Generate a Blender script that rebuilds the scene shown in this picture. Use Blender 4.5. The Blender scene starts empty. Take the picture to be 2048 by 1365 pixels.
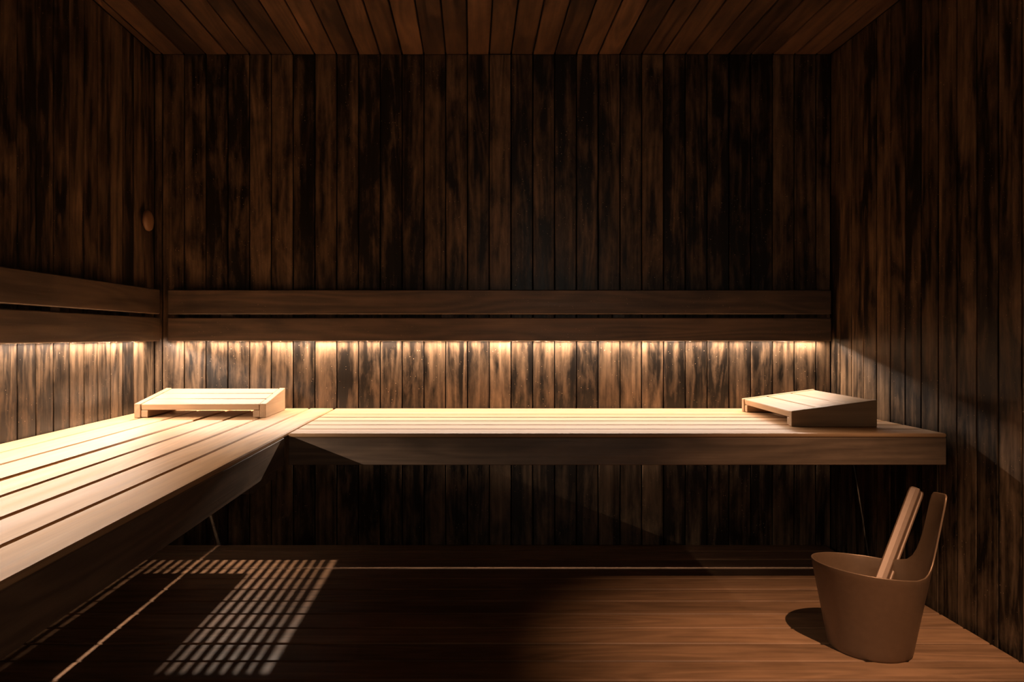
import bpy, bmesh, math, random
from mathutils import Matrix, Vector

random.seed(7)
S = bpy.context.scene
COL = S.collection

# ------------------------------------------------------------------ camera
F_PX = 1430.0
cam_d = bpy.data.cameras.new('camera')
cam = bpy.data.objects.new('camera', cam_d)
COL.objects.link(cam)
cam.location = (0, 0, 0.862)
cam.rotation_euler = (math.pi / 2, 0, 0)
cam_d.sensor_width = 36.0
cam_d.lens = F_PX / 2048 * 36.0
cam_d.shift_x = (1024 - 944) / 2048
cam_d.shift_y = -(682.5 - 672) / 2048
cam_d.clip_start = 0.02
S.camera = cam

# ------------------------------------------------------------------ world, exposure
w = bpy.data.worlds.new('fill_world')
S.world = w
w.use_nodes = True
w.node_tree.nodes['Background'].inputs[0].default_value = (1.0, 0.80, 0.62, 1)
w.node_tree.nodes['Background'].inputs[1].default_value = 1.2  # added fill, enters through the glass door behind the camera
S.view_settings.view_transform = 'Standard'
S.view_settings.look = 'None'
S.view_settings.gamma = 1.0
S.view_settings.use_curve_mapping = False
S.view_settings.exposure = 0.0
LED_STRENGTH = 3650.0
LED_COLOR = (1.0, 0.77, 0.60)
SPOT_WATTS = 300.0
UNDER_WATTS = 19.0
SPOT_COLOR = (1.0, 0.60, 0.36)

# ------------------------------------------------------------------ sizes (metres)
XL, XR = -1.311, 1.480          # side walls
YB, YF = 2.950, -0.800          # back and front wall
ZC = 2.023                      # ceiling
PITCH = 0.0899                  # wall board module
BENCH = 0.563                   # bench top height
BT = 0.022                      # bench plank thickness

# ------------------------------------------------------------------ materials
def wood(name, dark, light, bias=0.0, spread=0.6, rough=0.45, specks=0.0, ring=0.35,
         grain=0.45, tone=0.35, bump=0.15, patch_scale=(1.5, 13, 13), soft=0.22, spec=0.5):
    m = bpy.data.materials.new(name)
    m.use_nodes = True
    nt = m.node_tree
    N, Lk = nt.nodes, nt.links
    N.clear()
    def node(t, **k):
        n = N.new(t)
        for a, b in k.items():
            setattr(n, a, b)
        return n
    def math_(op, a, b=None, c=None, clamp=False):
        n = node('ShaderNodeMath', operation=op, use_clamp=clamp)
        for i, v in enumerate((a, b, c)):
            if v is None:
                continue
            if isinstance(v, (int, float)):
                n.inputs[i].default_value = v
            else:
                Lk.new(v, n.inputs[i])
        return n.outputs[0]
    out = node('ShaderNodeOutputMaterial')
    bsdf = node('ShaderNodeBsdfPrincipled')
    Lk.new(bsdf.outputs[0], out.inputs[0])
    tc = node('ShaderNodeTexCoord')
    oi = node('ShaderNodeObjectInfo')
    rnd = oi.outputs['Random']
    cx = node('ShaderNodeCombineXYZ')
    Lk.new(math_('MULTIPLY', rnd, 57.3), cx.inputs[0])
    Lk.new(math_('MULTIPLY', rnd, 23.7), cx.inputs[1])
    Lk.new(math_('MULTIPLY', rnd, 91.1), cx.inputs[2])
    add = node('ShaderNodeVectorMath', operation='ADD')
    Lk.new(tc.outputs['Object'], add.inputs[0])
    Lk.new(cx.outputs[0], add.inputs[1])
    def noise(scale, s=1.0, detail=4, rgh=0.55, dist=0.0):
        mp = node('ShaderNodeMapping')
        mp.inputs['Scale'].default_value = scale
        Lk.new(add.outputs[0], mp.inputs['Vector'])
        n = node('ShaderNodeTexNoise')
        n.inputs['Scale'].default_value = s
        n.inputs['Detail'].default_value = detail
        n.inputs['Roughness'].default_value = rgh
        n.inputs['Distortion'].default_value = dist
        Lk.new(mp.outputs[0], n.inputs['Vector'])
        return n.outputs['Fac']
    r2 = math_('FRACT', math_('MULTIPLY', rnd, 17.31))
    r3 = math_('FRACT', math_('MULTIPLY', rnd, 71.77))
    fine = noise((3.0, 150, 150), 1.0, 3, 0.6)
    mid = noise((1.2, 42, 42), 1.0, 3, 0.55)
    ringn = noise((1.1, 9.0, 9.0), 1.0, 1.5, 0.4, 0.3)
    rings = math_('SINE', math_('MULTIPLY', ringn, 62.0))
    patch = noise(patch_scale, 1.0, 8, 0.68, 0.35)
    blotch = noise((5.0, 9.0, 9.0), 1.0, 4, 0.65, 0.6)
    # wear patches: light wood showing through a dark stain, different on every board
    p = math_('ADD', math_('MULTIPLY', patch, 0.68), math_('MULTIPLY', blotch, 0.32))
    p = math_('ADD', p, math_('MULTIPLY', math_('SUBTRACT', r2, 0.5), 0.30 * spread))
    p = math_('ADD', p, bias - 0.5)
    p = math_('ADD', p, math_('MULTIPLY', math_('SUBTRACT', mid, 0.5), grain * 0.55))
    p = math_('ADD', p, math_('MULTIPLY', rings, ring * 0.035))
    p = math_('ADD', math_('MULTIPLY', p, 1.0 / soft), 0.5, clamp=True)
    mix = node('ShaderNodeMix', data_type='RGBA')
    Lk.new(p, mix.inputs['Factor'])
    mix.inputs['A'].default_value = (*dark, 1)
    mix.inputs['B'].default_value = (*light, 1)
    # grain, ring and per-board tone
    g = math_('ADD', 1.0, math_('MULTIPLY', math_('SUBTRACT', fine, 0.5), grain * 1.5))
    g = math_('ADD', g, math_('MULTIPLY', math_('SUBTRACT', mid, 0.5), grain * 1.0))
    g = math_('ADD', g, math_('MULTIPLY', rings, ring * 0.25))
    g = math_('ADD', g, math_('MULTIPLY', math_('SUBTRACT', r3, 0.5), tone))
    g = math_('MAXIMUM', g, 0.12)
    sc = node('ShaderNodeVectorMath', operation='SCALE')
    Lk.new(mix.outputs['Result'], sc.inputs[0])
    Lk.new(g, sc.inputs['Scale'])
    colour = sc.outputs[0]
    if specks > 0:
        vo = node('ShaderNodeTexVoronoi')
        vo.inputs['Scale'].default_value = 70.0
        Lk.new(add.outputs[0], vo.inputs['Vector'])
        sz = math_('MULTIPLY', noise((9, 9, 9), 1.0, 3), 0.30)
        sz = math_('SUBTRACT', sz, 0.085)
        sp = math_('LESS_THAN', vo.outputs['Distance'], sz)
        mx = node('ShaderNodeMix', data_type='RGBA')
        Lk.new(math_('MULTIPLY', sp, specks), mx.inputs['Factor'])
        Lk.new(colour, mx.inputs['A'])
        mx.inputs['B'].default_value = (0.42, 0.30, 0.19, 1)
        colour = mx.outputs['Result']
    Lk.new(colour, bsdf.inputs['Base Color'])
    rr = math_('ADD', rough, math_('MULTIPLY', math_('SUBTRACT', mid, 0.5), 0.25))
    Lk.new(rr, bsdf.inputs['Roughness'])
    bsdf.inputs['Specular IOR Level'].default_value = spec
    bp = node('ShaderNodeBump')
    bp.inputs['Strength'].default_value = bump
    bp.inputs['Distance'].default_value = 0.002
    Lk.new(math_('ADD', fine, math_('MULTIPLY', mid, 0.6)), bp.inputs['Height'])
    Lk.new(bp.outputs[0], bsdf.inputs['Normal'])
    return m

def plain(name, col, rough=0.5, metallic=0.0, bump=0.0):
    m = bpy.data.materials.new(name)
    m.use_nodes = True
    nt = m.node_tree
    b = nt.nodes['Principled BSDF']
    tc = nt.nodes.new('ShaderNodeTexCoord')
    n = nt.nodes.new('ShaderNodeTexNoise')
    n.inputs['Scale'].default_value = 60
    n.inputs['Detail'].default_value = 5
    nt.links.new(tc.outputs['Object'], n.inputs['Vector'])
    mx = nt.nodes.new('ShaderNodeMix')
    mx.data_type = 'RGBA'
    nt.links.new(n.outputs['Fac'], mx.inputs['Factor'])
    mx.inputs['A'].default_value = (*[c * 0.85 for c in col], 1)
    mx.inputs['B'].default_value = (*[c * 1.15 for c in col], 1)
    nt.links.new(mx.outputs['Result'], b.inputs['Base Color'])
    b.inputs['Roughness'].default_value = rough
    b.inputs['Metallic'].default_value = metallic
    return m

def emitter(name, col, strength):
    m = bpy.data.materials.new(name)
    m.use_nodes = True
    nt = m.node_tree
    nt.nodes.clear()
    e = nt.nodes.new('ShaderNodeEmission')
    o = nt.nodes.new('ShaderNodeOutputMaterial')
    e.inputs[0].default_value = (*col, 1)
    e.inputs[1].default_value = strength
    nt.links.new(e.outputs[0], o.inputs[0])
    m.cycles.emission_sampling = 'FRONT'
    return m

M = {}
M['wall'] = wood('stained_wall_boards', (0.0095, 0.0068, 0.0049), (0.200, 0.128, 0.074), bias=-0.085,
                 spread=0.36, rough=0.34, specks=0.75, ring=0.5, grain=0.5, tone=0.3, soft=0.32, spec=0.30,
                 patch_scale=(3.6, 17, 17))
M['ceiling'] = wood('stained_ceiling_boards', (0.024, 0.0140, 0.0090), (0.120, 0.066, 0.036), bias=0.0,
                    spread=0.8, rough=0.5, ring=0.5, tone=0.6, soft=0.32, patch_scale=(3.0, 12, 12))
M['bench'] = wood('pale_bench_planks', (0.350, 0.204, 0.102), (0.480, 0.295, 0.156), bias=0.05,
                  spread=0.4, rough=0.52, spec=0.18, ring=0.22, grain=0.28, tone=0.22, soft=0.5, bump=0.08)
M['fascia'] = wood('bench_fascia_wood', (0.080, 0.053, 0.034), (0.190, 0.126, 0.080), bias=0.0,
                   spread=0.4, rough=0.45, ring=0.5, grain=0.4, tone=0.2, soft=0.4)
M['backrest'] = wood('backrest_wood', (0.038, 0.026, 0.018), (0.115, 0.074, 0.046), bias=-0.04,
                     spread=0.3, rough=0.42, specks=0.35, ring=0.6, grain=0.4, tone=0.15, soft=0.45)
M['floor'] = wood('dark_floor_planks', (0.075, 0.040, 0.020), (0.190, 0.104, 0.054), bias=0.04,
                  spread=0.5, rough=0.60, spec=0.2, ring=0.4, grain=0.4, tone=0.35, soft=0.45)
M['headrest'] = wood('pale_headrest_wood', (0.270, 0.172, 0.096), (0.350, 0.232, 0.136), bias=0.05,
                     spread=0.3, rough=0.55, spec=0.2, ring=0.2, grain=0.25, tone=0.12, soft=0.5, bump=0.06)
M['backing'] = plain('black_backing_felt', (0.010, 0.007, 0.005), 0.95)
M['bucket'] = plain('bronze_anodised_metal', (0.150, 0.090, 0.052), 0.42, 0.45)
M['ladle'] = plain('copper_toned_metal', (0.125, 0.073, 0.043), 0.5, 0.3)
M['alu'] = plain('aluminium_profile', (0.45, 0.43, 0.40), 0.4, 0.8)
M['knob'] = plain('smooth_knob_wood', (0.190, 0.105, 0.055), 0.4)
g = bpy.data.materials.new('thin_clear_glass')
g.use_nodes = True
gn = g.node_tree
gn.nodes.clear()
g_o = gn.nodes.new('ShaderNodeOutputMaterial')
g_m = gn.nodes.new('ShaderNodeMixShader')
g_t = gn.nodes.new('ShaderNodeBsdfTransparent')
g_g = gn.nodes.new('ShaderNodeBsdfGlossy')
g_g.inputs['Roughness'].default_value = 0.02
g_m.inputs[0].default_value = 0.08
gn.links.new(g_t.outputs[0], g_m.inputs[1])
gn.links.new(g_g.outputs[0], g_m.inputs[2])
gn.links.new(g_m.outputs[0], g_o.inputs[0])
M['glass'] = g
M['led'] = emitter('led_warm_white', LED_COLOR, LED_STRENGTH)
M['lens'] = emitter('spot_lens_glow', SPOT_COLOR, 4.0)

# ------------------------------------------------------------------ helpers
def link(o, parent=None):
    COL.objects.link(o)
    if parent is not None:
        o.parent = parent
        o.matrix_parent_inverse = parent.matrix_basis.inverted()
    return o

_cache = {}
def board_mesh(L, W, T, bev, mat):
    """a board along local X (length), Y (width), Z (thickness), edges eased"""
    key = (round(L, 4), round(W, 4), round(T, 4), bev, mat.name)
    if key in _cache:
        return _cache[key]
    bm = bmesh.new()
    bmesh.ops.create_cube(bm, size=1.0)
    bmesh.ops.scale(bm, vec=(L, W, T), verts=bm.verts)
    bmesh.ops.bevel(bm, geom=list(bm.edges), offset=bev, segments=1, affect='EDGES')
    me = bpy.data.meshes.new('board')
    bm.to_mesh(me)
    bm.free()
    me.materials.append(mat)
    _cache[key] = me
    return me

def board(name, centre, xdir, ydir, L, W, T, mat, parent=None, bev=0.0015):
    o = bpy.data.objects.new(name, board_mesh(L, W, T, bev, mat))
    x, y = Vector(xdir).normalized(), Vector(ydir).normalized()
    z = x.cross(y)
    o.matrix_basis = Matrix((x, y, z)).transposed().to_4x4()
    o.location = centre
    return link(o, parent)

def mesh_obj(name, verts, faces, mat, parent=None, smooth=False):
    me = bpy.data.meshes.new(name)
    me.from_pydata(verts, [], faces)
    me.update()
    bm = bmesh.new()
    bm.from_mesh(me)
    bmesh.ops.recalc_face_normals(bm, faces=bm.faces)
    bm.to_mesh(me)
    bm.free()
    if smooth:
        for p in me.polygons:
            p.use_smooth = True
    me.materials.append(mat)
    o = bpy.data.objects.new(name, me)
    return link(o, parent)

def slab(name, lo, hi, mat, parent=None):
    c = [(a + b) / 2 for a, b in zip(lo, hi)]
    d = [b - a for a, b in zip(lo, hi)]
    bm = bmesh.new()
    bmesh.ops.create_cube(bm, size=1.0)
    bmesh.ops.scale(bm, vec=d, verts=bm.verts)
    me = bpy.data.meshes.new(name)
    bm.to_mesh(me)
    bm.free()
    me.materials.append(mat)
    o = bpy.data.objects.new(name, me)
    o.location = c
    return link(o, parent)

def thing(name, loc, label, cat, group=None, rz=0.0):
    o = bpy.data.objects.new(name, None)
    o.empty_display_size = 0.05
    o.matrix_basis = Matrix.Translation(loc) @ Matrix.Rotation(rz, 4, 'Z')
    COL.objects.link(o)
    o['label'] = label
    o['category'] = cat
    if group:
        o['group'] = group
    return o

def structure(o, label, cat):
    o['kind'] = 'structure'
    o['label'] = label
    o['category'] = cat
    return o

# ------------------------------------------------------------------ room shell
BTH = 0.014      # wall board thickness
GAP = 0.0046     # joint
def seams(lo, hi, first, pitch):
    k0 = math.ceil((lo + 0.006 - first) / pitch)
    s = [lo]
    x = first + k0 * pitch
    while x < hi - 0.006:
        s.append(x)
        x += pitch
    s.append(hi)
    return s

X_SEAMS = seams(XL, XR, -0.648, PITCH)
def spans(s):
    return [((a + b) / 2, b - a - GAP) for a, b in zip(s, s[1:])]

ZM, ZH = (ZC - 0.06) / 2, ZC + 0.06
def jit():
    return random.uniform(-0.0007, 0.0007)

wall_back = structure(slab('wall_back', (XL - 0.06, YB + BTH + 0.001, -0.06), (XR + 0.06, YB + 0.06, ZC + 0.05), M['backing']),
                      'back wall of dark stained vertical boards behind the long bench', 'wall')
for c, wd in spans(X_SEAMS):
    board('board', (c, YB + BTH / 2 + jit(), ZM), (0, 0, 1), (1, 0, 0), ZH, wd, BTH, M['wall'], wall_back)
wall_left = structure(slab('wall_left', (XL - 0.06, YF, -0.06), (XL - BTH - 0.001, YB + 0.06, ZC + 0.05), M['backing']),
                      'left wall of dark stained vertical boards above the left bench', 'wall')
for c, wd in spans(seams(YF, YB, 2.862, 0.0889)):
    board('board', (XL - BTH / 2 + jit(), c, ZM), (0, 0, 1), (0, 1, 0), ZH, wd, BTH, M['wall'], wall_left)
wall_right = structure(slab('wall_right', (XR + BTH + 0.001, YF, -0.06), (XR + 0.06, YB + 0.06, ZC + 0.05), M['backing']),
                       'right wall of dark stained vertical boards beside the bucket', 'wall')
for c, wd in spans(seams(YF, YB, 2.876, 0.0865)):
    board('board', (XR + BTH / 2 + jit(), c, ZM), (0, 0, 1), (0, 1, 0), ZH, wd, BTH, M['wall'], wall_right)
DX0, DX1, DZ = 0.30, 1.10, 1.92          # door opening added behind the viewpoint to let fill light in
def joined_boxes(name, boxes, mat):
    vs, fs = [], []
    for lo, hi in boxes:
        k = len(vs)
        vs += [(x, y, z) for z in (lo[2], hi[2]) for x, y in ((lo[0], lo[1]), (hi[0], lo[1]), (hi[0], hi[1]), (lo[0], hi[1]))]
        fs += [tuple(k + i for i in f) for f in ((0, 3, 2, 1), (4, 5, 6, 7), (0, 1, 5, 4), (1, 2, 6, 5), (2, 3, 7, 6), (3, 0, 4, 7))]
    return mesh_obj(name, vs, fs, mat)
ya, yb_ = YF - 0.06, YF - BTH - 0.001
wall_front = structure(joined_boxes('wall_front', [((XL - 0.06, ya, -0.06), (DX0, yb_, ZC + 0.05)), ((DX1, ya, -0.06), (XR + 0.06, yb_, ZC + 0.05)),
                                                   ((DX0, ya, DZ), (DX1, yb_, ZC + 0.05))], M['backing']),
                       'front wall of dark stained boards with an added glazed door behind the viewpoint', 'wall')
for c, wd in spans(X_SEAMS):
    if c + wd / 2 < DX0 or c - wd / 2 > DX1:
        board('board', (c, YF - BTH / 2, ZM), (0, 0, 1), (1, 0, 0), ZH, wd, BTH, M['wall'], wall_front)
door = structure(slab('fill_door_1', (DX0 + 0.004, YF - 0.045, 0.004), (DX1 - 0.004, YF - 0.037, DZ - 0.004), M['glass']), 'clear glass door added in the front wall to let fill light in', 'door')
for x in (DX0 + 0.012, DX1 - 0.012):
    board('jamb', (x, YF - 0.012, DZ / 2), (0, 0, 1), (1, 0, 0), DZ - 0.01, 0.022, 0.046, M['fascia'], door)
board('door_handle', (DX0 + 0.09, YF - 0.018, 1.0), (0, 0, 1), (1, 0, 0), 0.36, 0.03, 0.034, M['fascia'], door, 0.006)
pl = bpy.data.lights.new('door_fill_portal', 'AREA')
pl.shape = 'RECTANGLE'
pl.size, pl.size_y = DX1 - DX0, DZ
pl.cycles.is_portal = True  # guides sampling of the world fill through the added door, emits nothing
po = bpy.data.objects.new('door_fill_portal', pl)
po.location = ((DX0 + DX1) / 2, YF - 0.07, DZ / 2)
po.rotation_euler = (math.pi / 2, 0, 0)
link(po, door)
ceiling = structure(slab('ceiling', (XL - 0.06, YF - 0.06, ZC + BTH + 0.001), (XR + 0.06, YB + 0.06, ZC + 0.06), M['backing']),
                    'low ceiling of reddish dark boards running towards the back wall', 'ceiling')
for c, wd in spans(X_SEAMS):
    board('board', (c, (YB + YF) / 2, ZC + BTH / 2 + jit()), (0, 1, 0), (1, 0, 0), YB - YF - 0.004, wd - 0.0016, BTH, M['ceiling'], ceiling)
floor = structure(slab('floor', (XL - 0.06, YF - 0.06, -0.12), (XR + 0.06, YB + 0.06, -0.06), M['backing']),
                  'floor of dark wooden planks running across the room', 'floor')
FX0, FX1 = XL + 0.004, 1.453
for a, b in zip(*(lambda s: (s, s[1:]))(seams(YF, YB - 0.002, 2.860, 0.1075))):
    board('plank', ((FX0 + FX1) / 2, (a + b) / 2, -0.014 + jit()), (1, 0, 0), (0, 1, 0), FX1 - FX0, b - a - 0.007, 0.028, M['floor'], floor, 0.003)
for x in (-1.1, -0.35, 0.4, 1.15):
    board('joist', (x, (YF + YB) / 2, -0.0445), (0, 1, 0), (1, 0, 0), YB - YF - 0.01, 0.045, 0.031, M['floor'], floor, 0.002)

# ------------------------------------------------------------------ benches
def bench_left():
    x1 = -0.569
    y0, y1 = YF + 0.006, YB - 0.004
    t = thing('sauna_bench', ((XL + x1) / 2, (y0 + y1) / 2, 0.44),
              'pale slatted wooden bench along the left wall, reaching from the foreground to the corner', 'bench', 'sauna benches')
    s = [XL + 0.003, -1.206, -1.094, -0.981, -0.877, -0.771, -0.668, x1]
    for i, (a, b) in enumerate(zip(s, s[1:])):
        g = 0.008 if i != 3 else 0.014
        board('plank', ((a + b) / 2 + (g - 0.008) / 2 * (1 if i == 3 else 0), (y0 + y1) / 2, BENCH - BT / 2), (0, 1, 0), (-1, 0, 0),
              y1 - y0, b - a - g + (0.008 if i == 6 else 0), BT, M['bench'], t, 0.003) if i < 6 else \
            board('plank', ((a + b) / 2, (y0 + y1) / 2, BENCH - 0.006), (0, 1, 0), (-1, 0, 0), y1 - y0, b - a - 0.004, 0.012, M['bench'], t, 0.003)
    board('fascia', (x1 - 0.015, (y0 + 2.185) / 2, BENCH - 0.0545), (0, 1, 0), (0, 0, 1), 2.185 - y0, 0.084, 0.022, M['fascia'], t, 0.002)
    for y in (-0.35, 0.55, 1.45):
        board('support', ((XL + x1) / 2 - 0.02, y, BENCH - BT - 0.03), (1, 0, 0), (0, 1, 0), x1 - XL - 0.11, 0.045, 0.056, M['fascia'], t, 0.002)
    board('ledger', (-1.288, 0.95, BENCH - BT - 0.0285), (0, 1, 0), (0, 0, 1), 3.4, 0.05, 0.038, M['fascia'], t, 0.002)
    return t

def bench_back():
    x0, x1 = -0.561, 1.450
    yf, yb = 2.182, YB - 0.006
    t = thing('sauna_bench', ((x0 + x1) / 2, (yf + yb) / 2, 0.44),
              'pale slatted wooden bench along the back wall with a deep dark front board', 'bench', 'sauna benches')
    p = (yb - yf) / 7
    for i in range(7):
        a = yf + p * i
        if i:
            board('plank', ((x0 + x1) / 2, a + p / 2, BENCH - BT / 2), (1, 0, 0), (0, 1, 0), x1 - x0, p - 0.008, BT, M['bench'], t, 0.003)
        else:
            board('plank', ((x0 + x1) / 2, a + p / 2, BENCH - 0.006), (1, 0, 0), (0, 1, 0), x1 - x0, p - 0.003, 0.012, M['bench'], t, 0.003)
    board('fascia', ((x0 + x1) / 2, yf + 0.014, BENCH - 0.0545), (1, 0, 0), (0, 0, 1), x1 - x0, 0.084, 0.022, M['fascia'], t, 0.002)
    board('end_fascia', (x1 - 0.013, (yf + yb) / 2 + 0.012, BENCH - BT - 0.0385), (0, 1, 0), (0, 0, 1), yb - yf - 0.026, 0.075, 0.022, M['fascia'], t, 0.002)
    for x in (-0.2, 0.45, 1.1):
        board('support', (x, (yf + yb) / 2 + 0.01, BENCH - BT - 0.03), (0, 1, 0), (-1, 0, 0), yb - yf - 0.03, 0.045, 0.058, M['fascia'], t, 0.002)
    board('ledger', (XR - 0.0155, (yf + yb) / 2 + 0.060, BENCH - BT - 0.03), (0, 1, 0), (0, 0, 1), yb - yf - 0.13, 0.06, 0.027, M['fascia'], t, 0.002)  # rail added to block strip light falling between bench end and wall
    board('ledger', ((x0 + x1) / 2, YB - 0.028, BENCH - BT - 0.0285), (1, 0, 0), (0, 0, 1), x1 - x0 - 0.04, 0.05, 0.038, M['fascia'], t, 0.002)
    return t

bench_left()
bench_back()
# ------------------------------------------------------------------ backrests and the led strips behind them
ZS = ((0.949, 1.048), (0.840, 0.935))
def backrest(kind):
    if kind == 'back':
        a, b = -1.233, 1.4555
        t = thing('backrest', ((a + b) / 2, 2.92, 0.84), 'two-slat dark wooden backrest along the back wall above the long bench', 'backrest', 'wall backrests')
        for z0, z1 in ZS:
            board('slat', ((a + b) / 2, 2.9075, (z0 + z1) / 2), (1, 0, 0), (0, 0, 1), b - a, z1 - z0, 0.025, M['backrest'], t, 0.003)
        for x in (-1.0, -0.1, 0.6, 1.3):
            board('spacer', (x, 2.9345, 0.967), (0, 0, 1), (1, 0, 0), 0.15, 0.05, 0.029, M['backrest'], t, 0.002)
    else:
        a, b = YF + 0.01, 2.878
        t = thing('backrest', (-1.281, (a + b) / 2, 0.84), 'two-slat dark knotty wooden backrest along the left wall', 'backrest', 'wall backrests')
        for z0, z1 in ZS:
            board('slat', (-1.2685, (a + b) / 2, (z0 + z1) / 2), (0, 1, 0), (0, 0, 1), b - a, z1 - z0, 0.025, M['backrest'], t, 0.003)
        for y in (-0.5, 0.4, 1.3, 2.2, 2.7):
            board('spacer', (-1.2955, y, 0.967), (0, 0, 1), (0, 1, 0), 0.15, 0.05, 0.029, M['backrest'], t, 0.002)
    return t
backrest('back')
backrest('left')

TILT = math.radians(24)
def led_strip(kind):
    h, step, zd = 0.0022, 1 / 60.0, 0.8445
    if kind == 'back':
        a, b = -1.22, 1.44
        t = thing('led_strip', ((a + b) / 2, 2.936, 0.858), 'warm glowing light strip hidden behind the back wall backrest', 'light strip', 'hidden light strips')
        slab('profile', (a, 2.923, 0.8475), (b, 2.949, 0.858), M['alu'], t)
    else:
        a, b = YF + 0.05, 2.865
        t = thing('led_strip', (-1.297, (a + b) / 2, 0.858), 'warm glowing light strip hidden behind the left wall backrest', 'light strip', 'hidden light strips')
        slab('profile', (-1.310, a, 0.8475), (-1.284, b, 0.858), M['alu'], t)
    vs, fs = [], []
    n = int((b - a) / step)
    for i in range(n):
        c = a + step * (i + 0.5)
        x, y = (c, 2.931) if kind == 'back' else (-1.292, c)
        k = len(vs)
        ct, st = h * math.cos(TILT), h * math.sin(TILT)     # diodes lean out from the wall
        if kind == 'back':
            vs += [(x - h, y - ct, zd + st), (x - h, y + ct, zd - st), (x + h, y + ct, zd - st), (x + h, y - ct, zd + st)]
        else:
            vs += [(x - ct, y - h, zd - st), (x - ct, y + h, zd - st), (x + ct, y + h, zd + st), (x + ct, y - h, zd + st)]
        fs.append((k, k + 1, k + 2, k + 3))       # wound so that the face looks down
    me = bpy.data.meshes.new('diodes')
    me.from_pydata(vs, [], fs)
    me.update()
    me.materials.append(M['led'])
    o = link(bpy.data.objects.new('diodes', me), t)
    o['kind'] = 'stuff'
    return t
led_strip('back')
led_strip('left')

# ------------------------------------------------------------------ unseen light box, added to throw floor stripes under the left bench corner
def added_stripe_light():
    x0, x1, y0, y1, zt, zb = -1.010, -0.755, 2.43, 2.7155, BENCH - BT - 0.0065, 0.325
    lx, ly, lz = -0.86, 2.70, 0.470
    t = thing('added_stripe_light', (lx, (y0 + y1) / 2, zb), 'added hidden slatted box casting striped light on the floor under the left bench', 'lamp')
    slab('lid', (x0, y0, zt), (x1, y1, zt + 0.006), M['backing'], t)
    slab('side', (x0 - 0.010, y0, zb), (x0, y1, zt + 0.006), M['fascia'], t)
    slab('side', (x1, y0, zb), (x1 + 0.010, y1, zt + 0.006), M['fascia'], t)
    slab('side', (x0, y1, zb), (x1, y1 + 0.010, zt + 0.006), M['fascia'], t)
    slab('side', (x0, y0 - 0.010, zb), (x1, y0, zt + 0.006), M['fascia'], t)
    # added slats cut the light into stripes, all running towards the back wall
    pitch = 0.0345 * (lz - zb - 0.004) / lz
    n = int((x1 - x0) / pitch)
    for i in range(n + 1):
        x = x0 + pitch * (i + 0.5)
        if x > x1 - 0.004:
            break
        slab('slat', (x - pitch * 0.26, y0, zb), (x + pitch * 0.26, y1, zb + 0.004), M['fascia'], t)
    # unseen mask over the slats, keeps the middle of the stripes dark
    slab('stripe_mask', (-0.959, y0, zb + 0.005), (-0.845, 2.668, zb + 0.009), M['fascia'], t)
    d_ = bpy.data.lights.new('stripe_source', 'SPOT')
    d_.energy = UNDER_WATTS
    d_.color = LED_COLOR
    d_.spot_size = math.radians(150)
    d_.spot_blend = 0.6
    d_.shadow_soft_size = 0.0032
    o = bpy.data.objects.new('stripe_source', d_)
    o.location = (lx, ly, lz)
    o.rotation_euler = (Vector((-0.82, 2.60, 0.0)) - Vector((lx, ly, lz))).to_track_quat('-Z', 'Y').to_euler()
    link(o, t)
    return t
added_stripe_light()

# ------------------------------------------------------------------ headrests
def headrest(loc, rz, label):
    W, D, h0, h1, th = 0.478, 0.276, 0.051, 0.089, 0.022
    t = thing('sauna_headrest', (0, 0, 0), label, 'headrest', 'wooden headrests on the benches')
    sl = (h1 - h0) / D
    ang = math.atan(sl)
    def rail(nm, x, th_, y0, y1, zb, zoff):
        n = y1 - y0
        zt = lambda y: h0 + sl * (y + D / 2) - zoff
        # local X runs along the rail
        pts = [(-n / 2, zb), (n / 2, zb), (n / 2, zt(y1)), (-n / 2, zt(y0))]
        vs = [(px, -th_ / 2, pz) for px, pz in pts] + [(px, th_ / 2, pz) for px, pz in pts]
        fs = [(0, 1, 2, 3), (7, 6, 5, 4)] + [(i, (i + 1) % 4, 4 + (i + 1) % 4, 4 + i) for i in range(4)]
        o = mesh_obj(nm, vs, fs, M['headrest'], t)
        bm = bmesh.new()
        bm.from_mesh(o.data)
        bmesh.ops.bevel(bm, geom=list(bm.edges), offset=0.0015, segments=1, affect='EDGES')
        bm.to_mesh(o.data)
        bm.free()
        o.rotation_euler = (0, 0, math.pi / 2)
        o.location = (x, (y0 + y1) / 2, 0)
        return o
    for s in (-1, 1):
        rail('side_rail', s * (W - th) / 2, th, -D / 2, D / 2, 0.0005, 0)
        rail('cleat', s * (W / 2 - th - 0.0135), 0.024, -D / 2 + 0.004, D / 2 - 0.004, 0.002, 0.0245)
    pw = D / math.cos(ang) / 3
    for i in range(3):
        yy = -D / 2 + D / 3 * (i + 0.5)
        zz = h0 + sl * (yy + D / 2) - 0.0125
        board('slat', (0, yy, zz), (1, 0, 0), (0, math.cos(ang), math.sin(ang)), W - 2 * th - 0.005, pw - 0.007, 0.022, M['headrest'], t, 0.002)
    t.matrix_basis = Matrix.Translation((loc[0], loc[1], BENCH)) @ Matrix.Rotation(rz, 4, 'Z')
    return t
headrest((-0.990, 2.738), math.radians(0.3), 'pale slatted wooden headrest on the left bench, low side facing forward')
headrest((1.196, 2.583), math.radians(-92.0), 'wooden slatted headrest turned sideways at the right end of the back bench')

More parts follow.
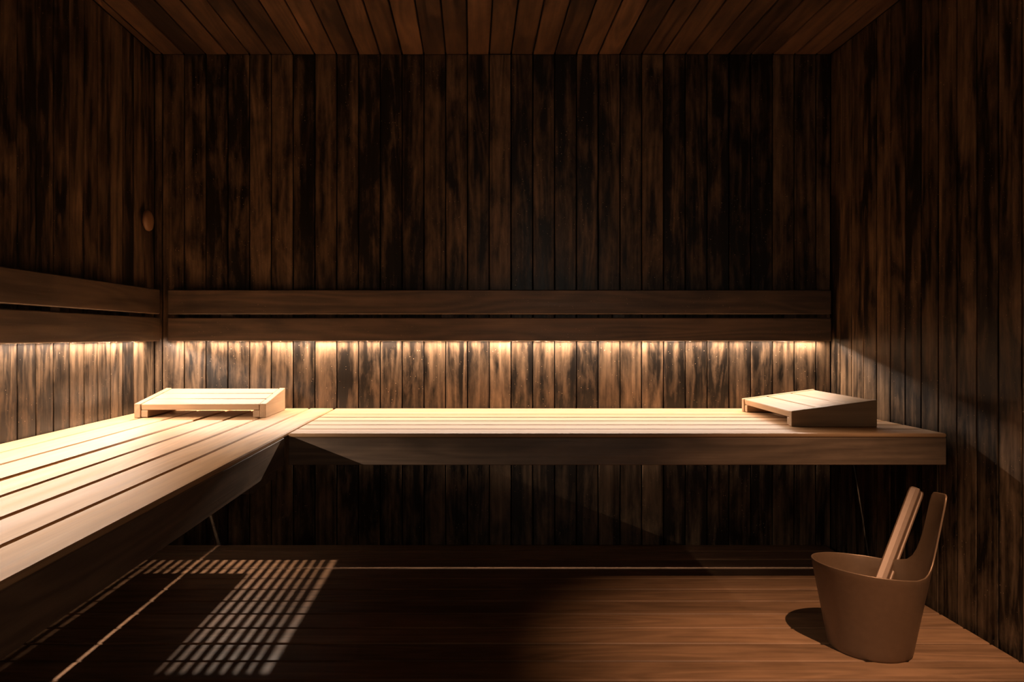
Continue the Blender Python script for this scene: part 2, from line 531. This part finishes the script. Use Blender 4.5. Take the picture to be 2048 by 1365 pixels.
# ------------------------------------------------------------------ bucket
def interp(pts, x):
    for (a, fa), (b, fb) in zip(pts, pts[1:]):
        if a <= x <= b:
            return fa + (fb - fa) * (x - a) / (b - a)
    return None
BX, BY = 1.100, 1.980
def bucket():
    t = thing('sauna_bucket', (BX, BY, 0), 'bronze brown metal sauna bucket with an upswept handle standing on the floor', 'bucket')
    base = lambda d: 0.2235 - 0.008 * math.sin(math.radians(d)) - 0.0125 * math.cos(math.radians(d))
    prof = [(-70, base(-70)), (-57, 0.229), (-50, 0.236), (-45, 0.245), (-40, 0.258), (-36, 0.277), (-33, 0.302), (-30.5, 0.337),
            (-28.5, 0.380), (-27.7, 0.406), (-26.8, 0.421), (-24.8, 0.4315), (-21, 0.435), (-3, 0.4285), (0.0, 0.4265), (1.8, 0.419),
            (2.9, 0.402), (3.6, 0.362), (4.6, 0.325), (6.5, 0.292), (9.3, 0.264), (13.5, 0.242), (20, 0.226), (33, 0.2155), (50, 0.2105), (75, base(75))]
    az = [a for a, _ in prof]
    extra = []
    for a, b in zip(az, az[1:]):
        n = max(1, int((b - a) / 3))
        extra += [a + (b - a) * k / n for k in range(1, n)]
    az = sorted(az + extra)
    d = 78.0
    while d < 288:
        az.append(d)
        d += 3.0
    H = lambda a: (interp(prof, a) if -70 <= a <= 75 else base(a))
    R = lambda z: 0.104 + 0.181 * z
    th = 0.0045
    vs, cols = [], []
    NZ = 16
    for a in az:
        ca, sa = math.cos(math.radians(a)), math.sin(math.radians(a))
        h = H(a)
        ring = [(0.099, 0.0), (0.1033, 0.0015)]
        ring += [(R(z), z) for z in [0.006 + (h - 0.006) * k / NZ for k in range(NZ + 1)]]
        ring += [(R(h) - th * 0.15 + 0.0006, h + 0.0016), (R(h) - th * 0.5, h + 0.0024), (R(h) - th * 0.85, h + 0.0016)]
        ring += [(R(z) - th, z) for z in [h - (h - 0.012) * k / NZ for k in range(NZ + 1)]]
        ring += [(0.092, 0.008)]
        cols.append([len(vs) + i for i in range(len(ring))])
        vs += [(r * ca, r * sa, z) for r, z in ring]
    fs = []
    n = len(cols)
    m = len(cols[0])
    for i in range(n):
        c, e = cols[i], cols[(i + 1) % n]
        for k in range(m - 1):
            fs.append((c[k], e[k], e[k + 1], c[k + 1]))
    fs.append([c[0] for c in cols][::-1])
    fs.append([c[-1] for c in cols])
    mesh_obj('bucket_body', vs, fs, M['bucket'], None, True)
    o = bpy.data.objects['bucket_body']
    o.parent = t
    for p in o.data.polygons:
        if len(p.vertices) > 4:
            p.use_smooth = False
    return t
bucket()

# ------------------------------------------------------------------ ladle in the bucket
def ladle():
    A, B = Vector((1.072, 1.967, 0.030)), Vector((1.347, 2.160, 0.400))
    t = thing('sauna_ladle', A, 'copper toned ladle with a channel shaped handle leaning in the bucket', 'ladle')
    ax = (B - A).normalized()
    side = ax.cross(Vector((-0.15, -1.0, 0.35))).normalized()
    face = side.cross(ax).normalized()          # towards the viewer
    if face.y > 0:
        face, side = -face, -side
    L = (B - A).length
    hw, th = 0.021, 0.003
    # folded cross section: a broad flat, a ridge, a dished flank and a lip
    sec = [(-1.0, -0.004), (-0.9, -0.0015), (-0.3, 0.002), (0.20, 0.0035), (0.32, 0.003), (0.40, 0.0008), (0.56, -0.0045), (0.74, -0.0065), (0.90, -0.005), (1.0, -0.0015)]
    sec = [(x * hw, y) for x, y in sec]
    if side.x < 0:
        sec = [(-x, y) for x, y in reversed(sec)]
    loop = sec + [(x, y - th) for x, y in reversed(sec)]
    vs, fs = [], []
    stations = [(0.02, 1.0), (0.5, 1.0), (0.96, 1.0), (0.985, 0.96), (0.995, 0.86), (1.0, 0.7)]
    for s, k in stations:
        for x, y in loop:
            p = A + ax * (L * s) + side * (x * k) + face * y
            vs.append(tuple(p))
    n = len(loop)
    for i in range(len(stations) - 1):
        for k in range(n):
            fs.append((i * n + k, i * n + (k + 1) % n, (i + 1) * n + (k + 1) % n, (i + 1) * n + k))
    fs.append(tuple(range(n))[::-1])
    fs.append(tuple((len(stations) - 1) * n + k for k in range(n)))
    mesh_obj('handle', vs, fs, M['ladle'], t)
    # bowl: an open cup standing at the end of the handle
    vs, fs = [], []
    pr = [(0.0, 0.012), (0.026, 0.013), (0.036, 0.020), (0.041, 0.034), (0.044, 0.055), (0.0415, 0.055), (0.0385, 0.035), (0.034, 0.023), (0.024, 0.0165), (0.0, 0.0155)]
    n = 28
    c = A + Vector((-0.012, -0.004, 0))
    for r, z in pr:
        for k in range(n):
            a = 2 * math.pi * k / n
            vs.append((c.x + max(r, 1e-4) * math.cos(a), c.y + max(r, 1e-4) * math.sin(a), z))
    for i in range(len(pr) - 1):
        for k in range(n):
            fs.append((i * n + k, i * n + (k + 1) % n, (i + 1) * n + (k + 1) % n, (i + 1) * n + k))
    mesh_obj('bowl', vs, fs, M['ladle'], t, True)
    return t
ladle()

# ------------------------------------------------------------------ round vent disc on the left wall
def lathe(name, pr, centre, mat, parent, n=32):
    """profile (radius, distance along +X from the wall)"""
    vs, fs = [], []
    for r, d in pr:
        for k in range(n):
            a = 2 * math.pi * k / n
            vs.append((centre[0] + d, centre[1] + max(r, 1e-4) * math.cos(a), centre[2] + max(r, 1e-4) * math.sin(a)))
    for i in range(len(pr) - 1):
        for k in range(n):
            fs.append((i * n + k, i * n + (k + 1) % n, (i + 1) * n + (k + 1) % n, (i + 1) * n + k))
    return mesh_obj(name, vs, fs, mat, parent, True)
vt = thing('vent_valve', (XL, 2.845, 1.32), 'small round wooden vent disc on the left wall near the back corner', 'vent')
lathe('stem', [(0.0, 0.001), (0.012, 0.001), (0.012, 0.016), (0.0, 0.016)], (XL, 2.845, 1.32), M['knob'], vt)
lathe('disc', [(0.0, 0.0155), (0.036, 0.0155), (0.040, 0.018), (0.041, 0.023), (0.039, 0.028), (0.030, 0.033), (0.0, 0.035)], (XL, 2.845, 1.32), M['knob'], vt)

# ------------------------------------------------------------------ recessed downlight in the ceiling above the bucket side
LX, LY = 1.04, 0.93
sp = thing('ceiling_downlight', (LX, LY, ZC), 'small recessed ceiling downlight above the bucket corner', 'lamp')
n = 32
def ring_z(name, pr, mat):
    vs, fs = [], []
    for r, z in pr:
        for k in range(n):
            a = 2 * math.pi * k / n
            vs.append((LX + max(r, 1e-4) * math.cos(a), LY + max(r, 1e-4) * math.sin(a), ZC + z))
    for i in range(len(pr) - 1):
        for k in range(n):
            fs.append((i * n + k, i * n + (k + 1) % n, (i + 1) * n + (k + 1) % n, (i + 1) * n + k))
    return mesh_obj(name, vs, fs, mat, sp, True)
ring_z('bezel', [(0.030, -0.0005), (0.042, -0.0005), (0.042, -0.005), (0.038, -0.008), (0.030, -0.006), (0.030, -0.0005)], M['alu'])
ring_z('lens', [(0.0, -0.002), (0.029, -0.002), (0.029, -0.0008), (0.0, -0.0008)], M['lens'])
ld = bpy.data.lights.new('downlight_beam', 'SPOT')
ld.energy = SPOT_WATTS
ld.color = SPOT_COLOR
ld.spot_size = math.radians(49)
ld.spot_blend = 0.9
ld.shadow_soft_size = 0.012
lo = bpy.data.objects.new('downlight_beam', ld)
lo.location = (LX, LY, ZC - 0.012)
d = Vector((1.06, 1.68, 0.0)) - Vector(lo.location)
lo.rotation_euler = d.to_track_quat('-Z', 'Y').to_euler()
link(lo, sp)
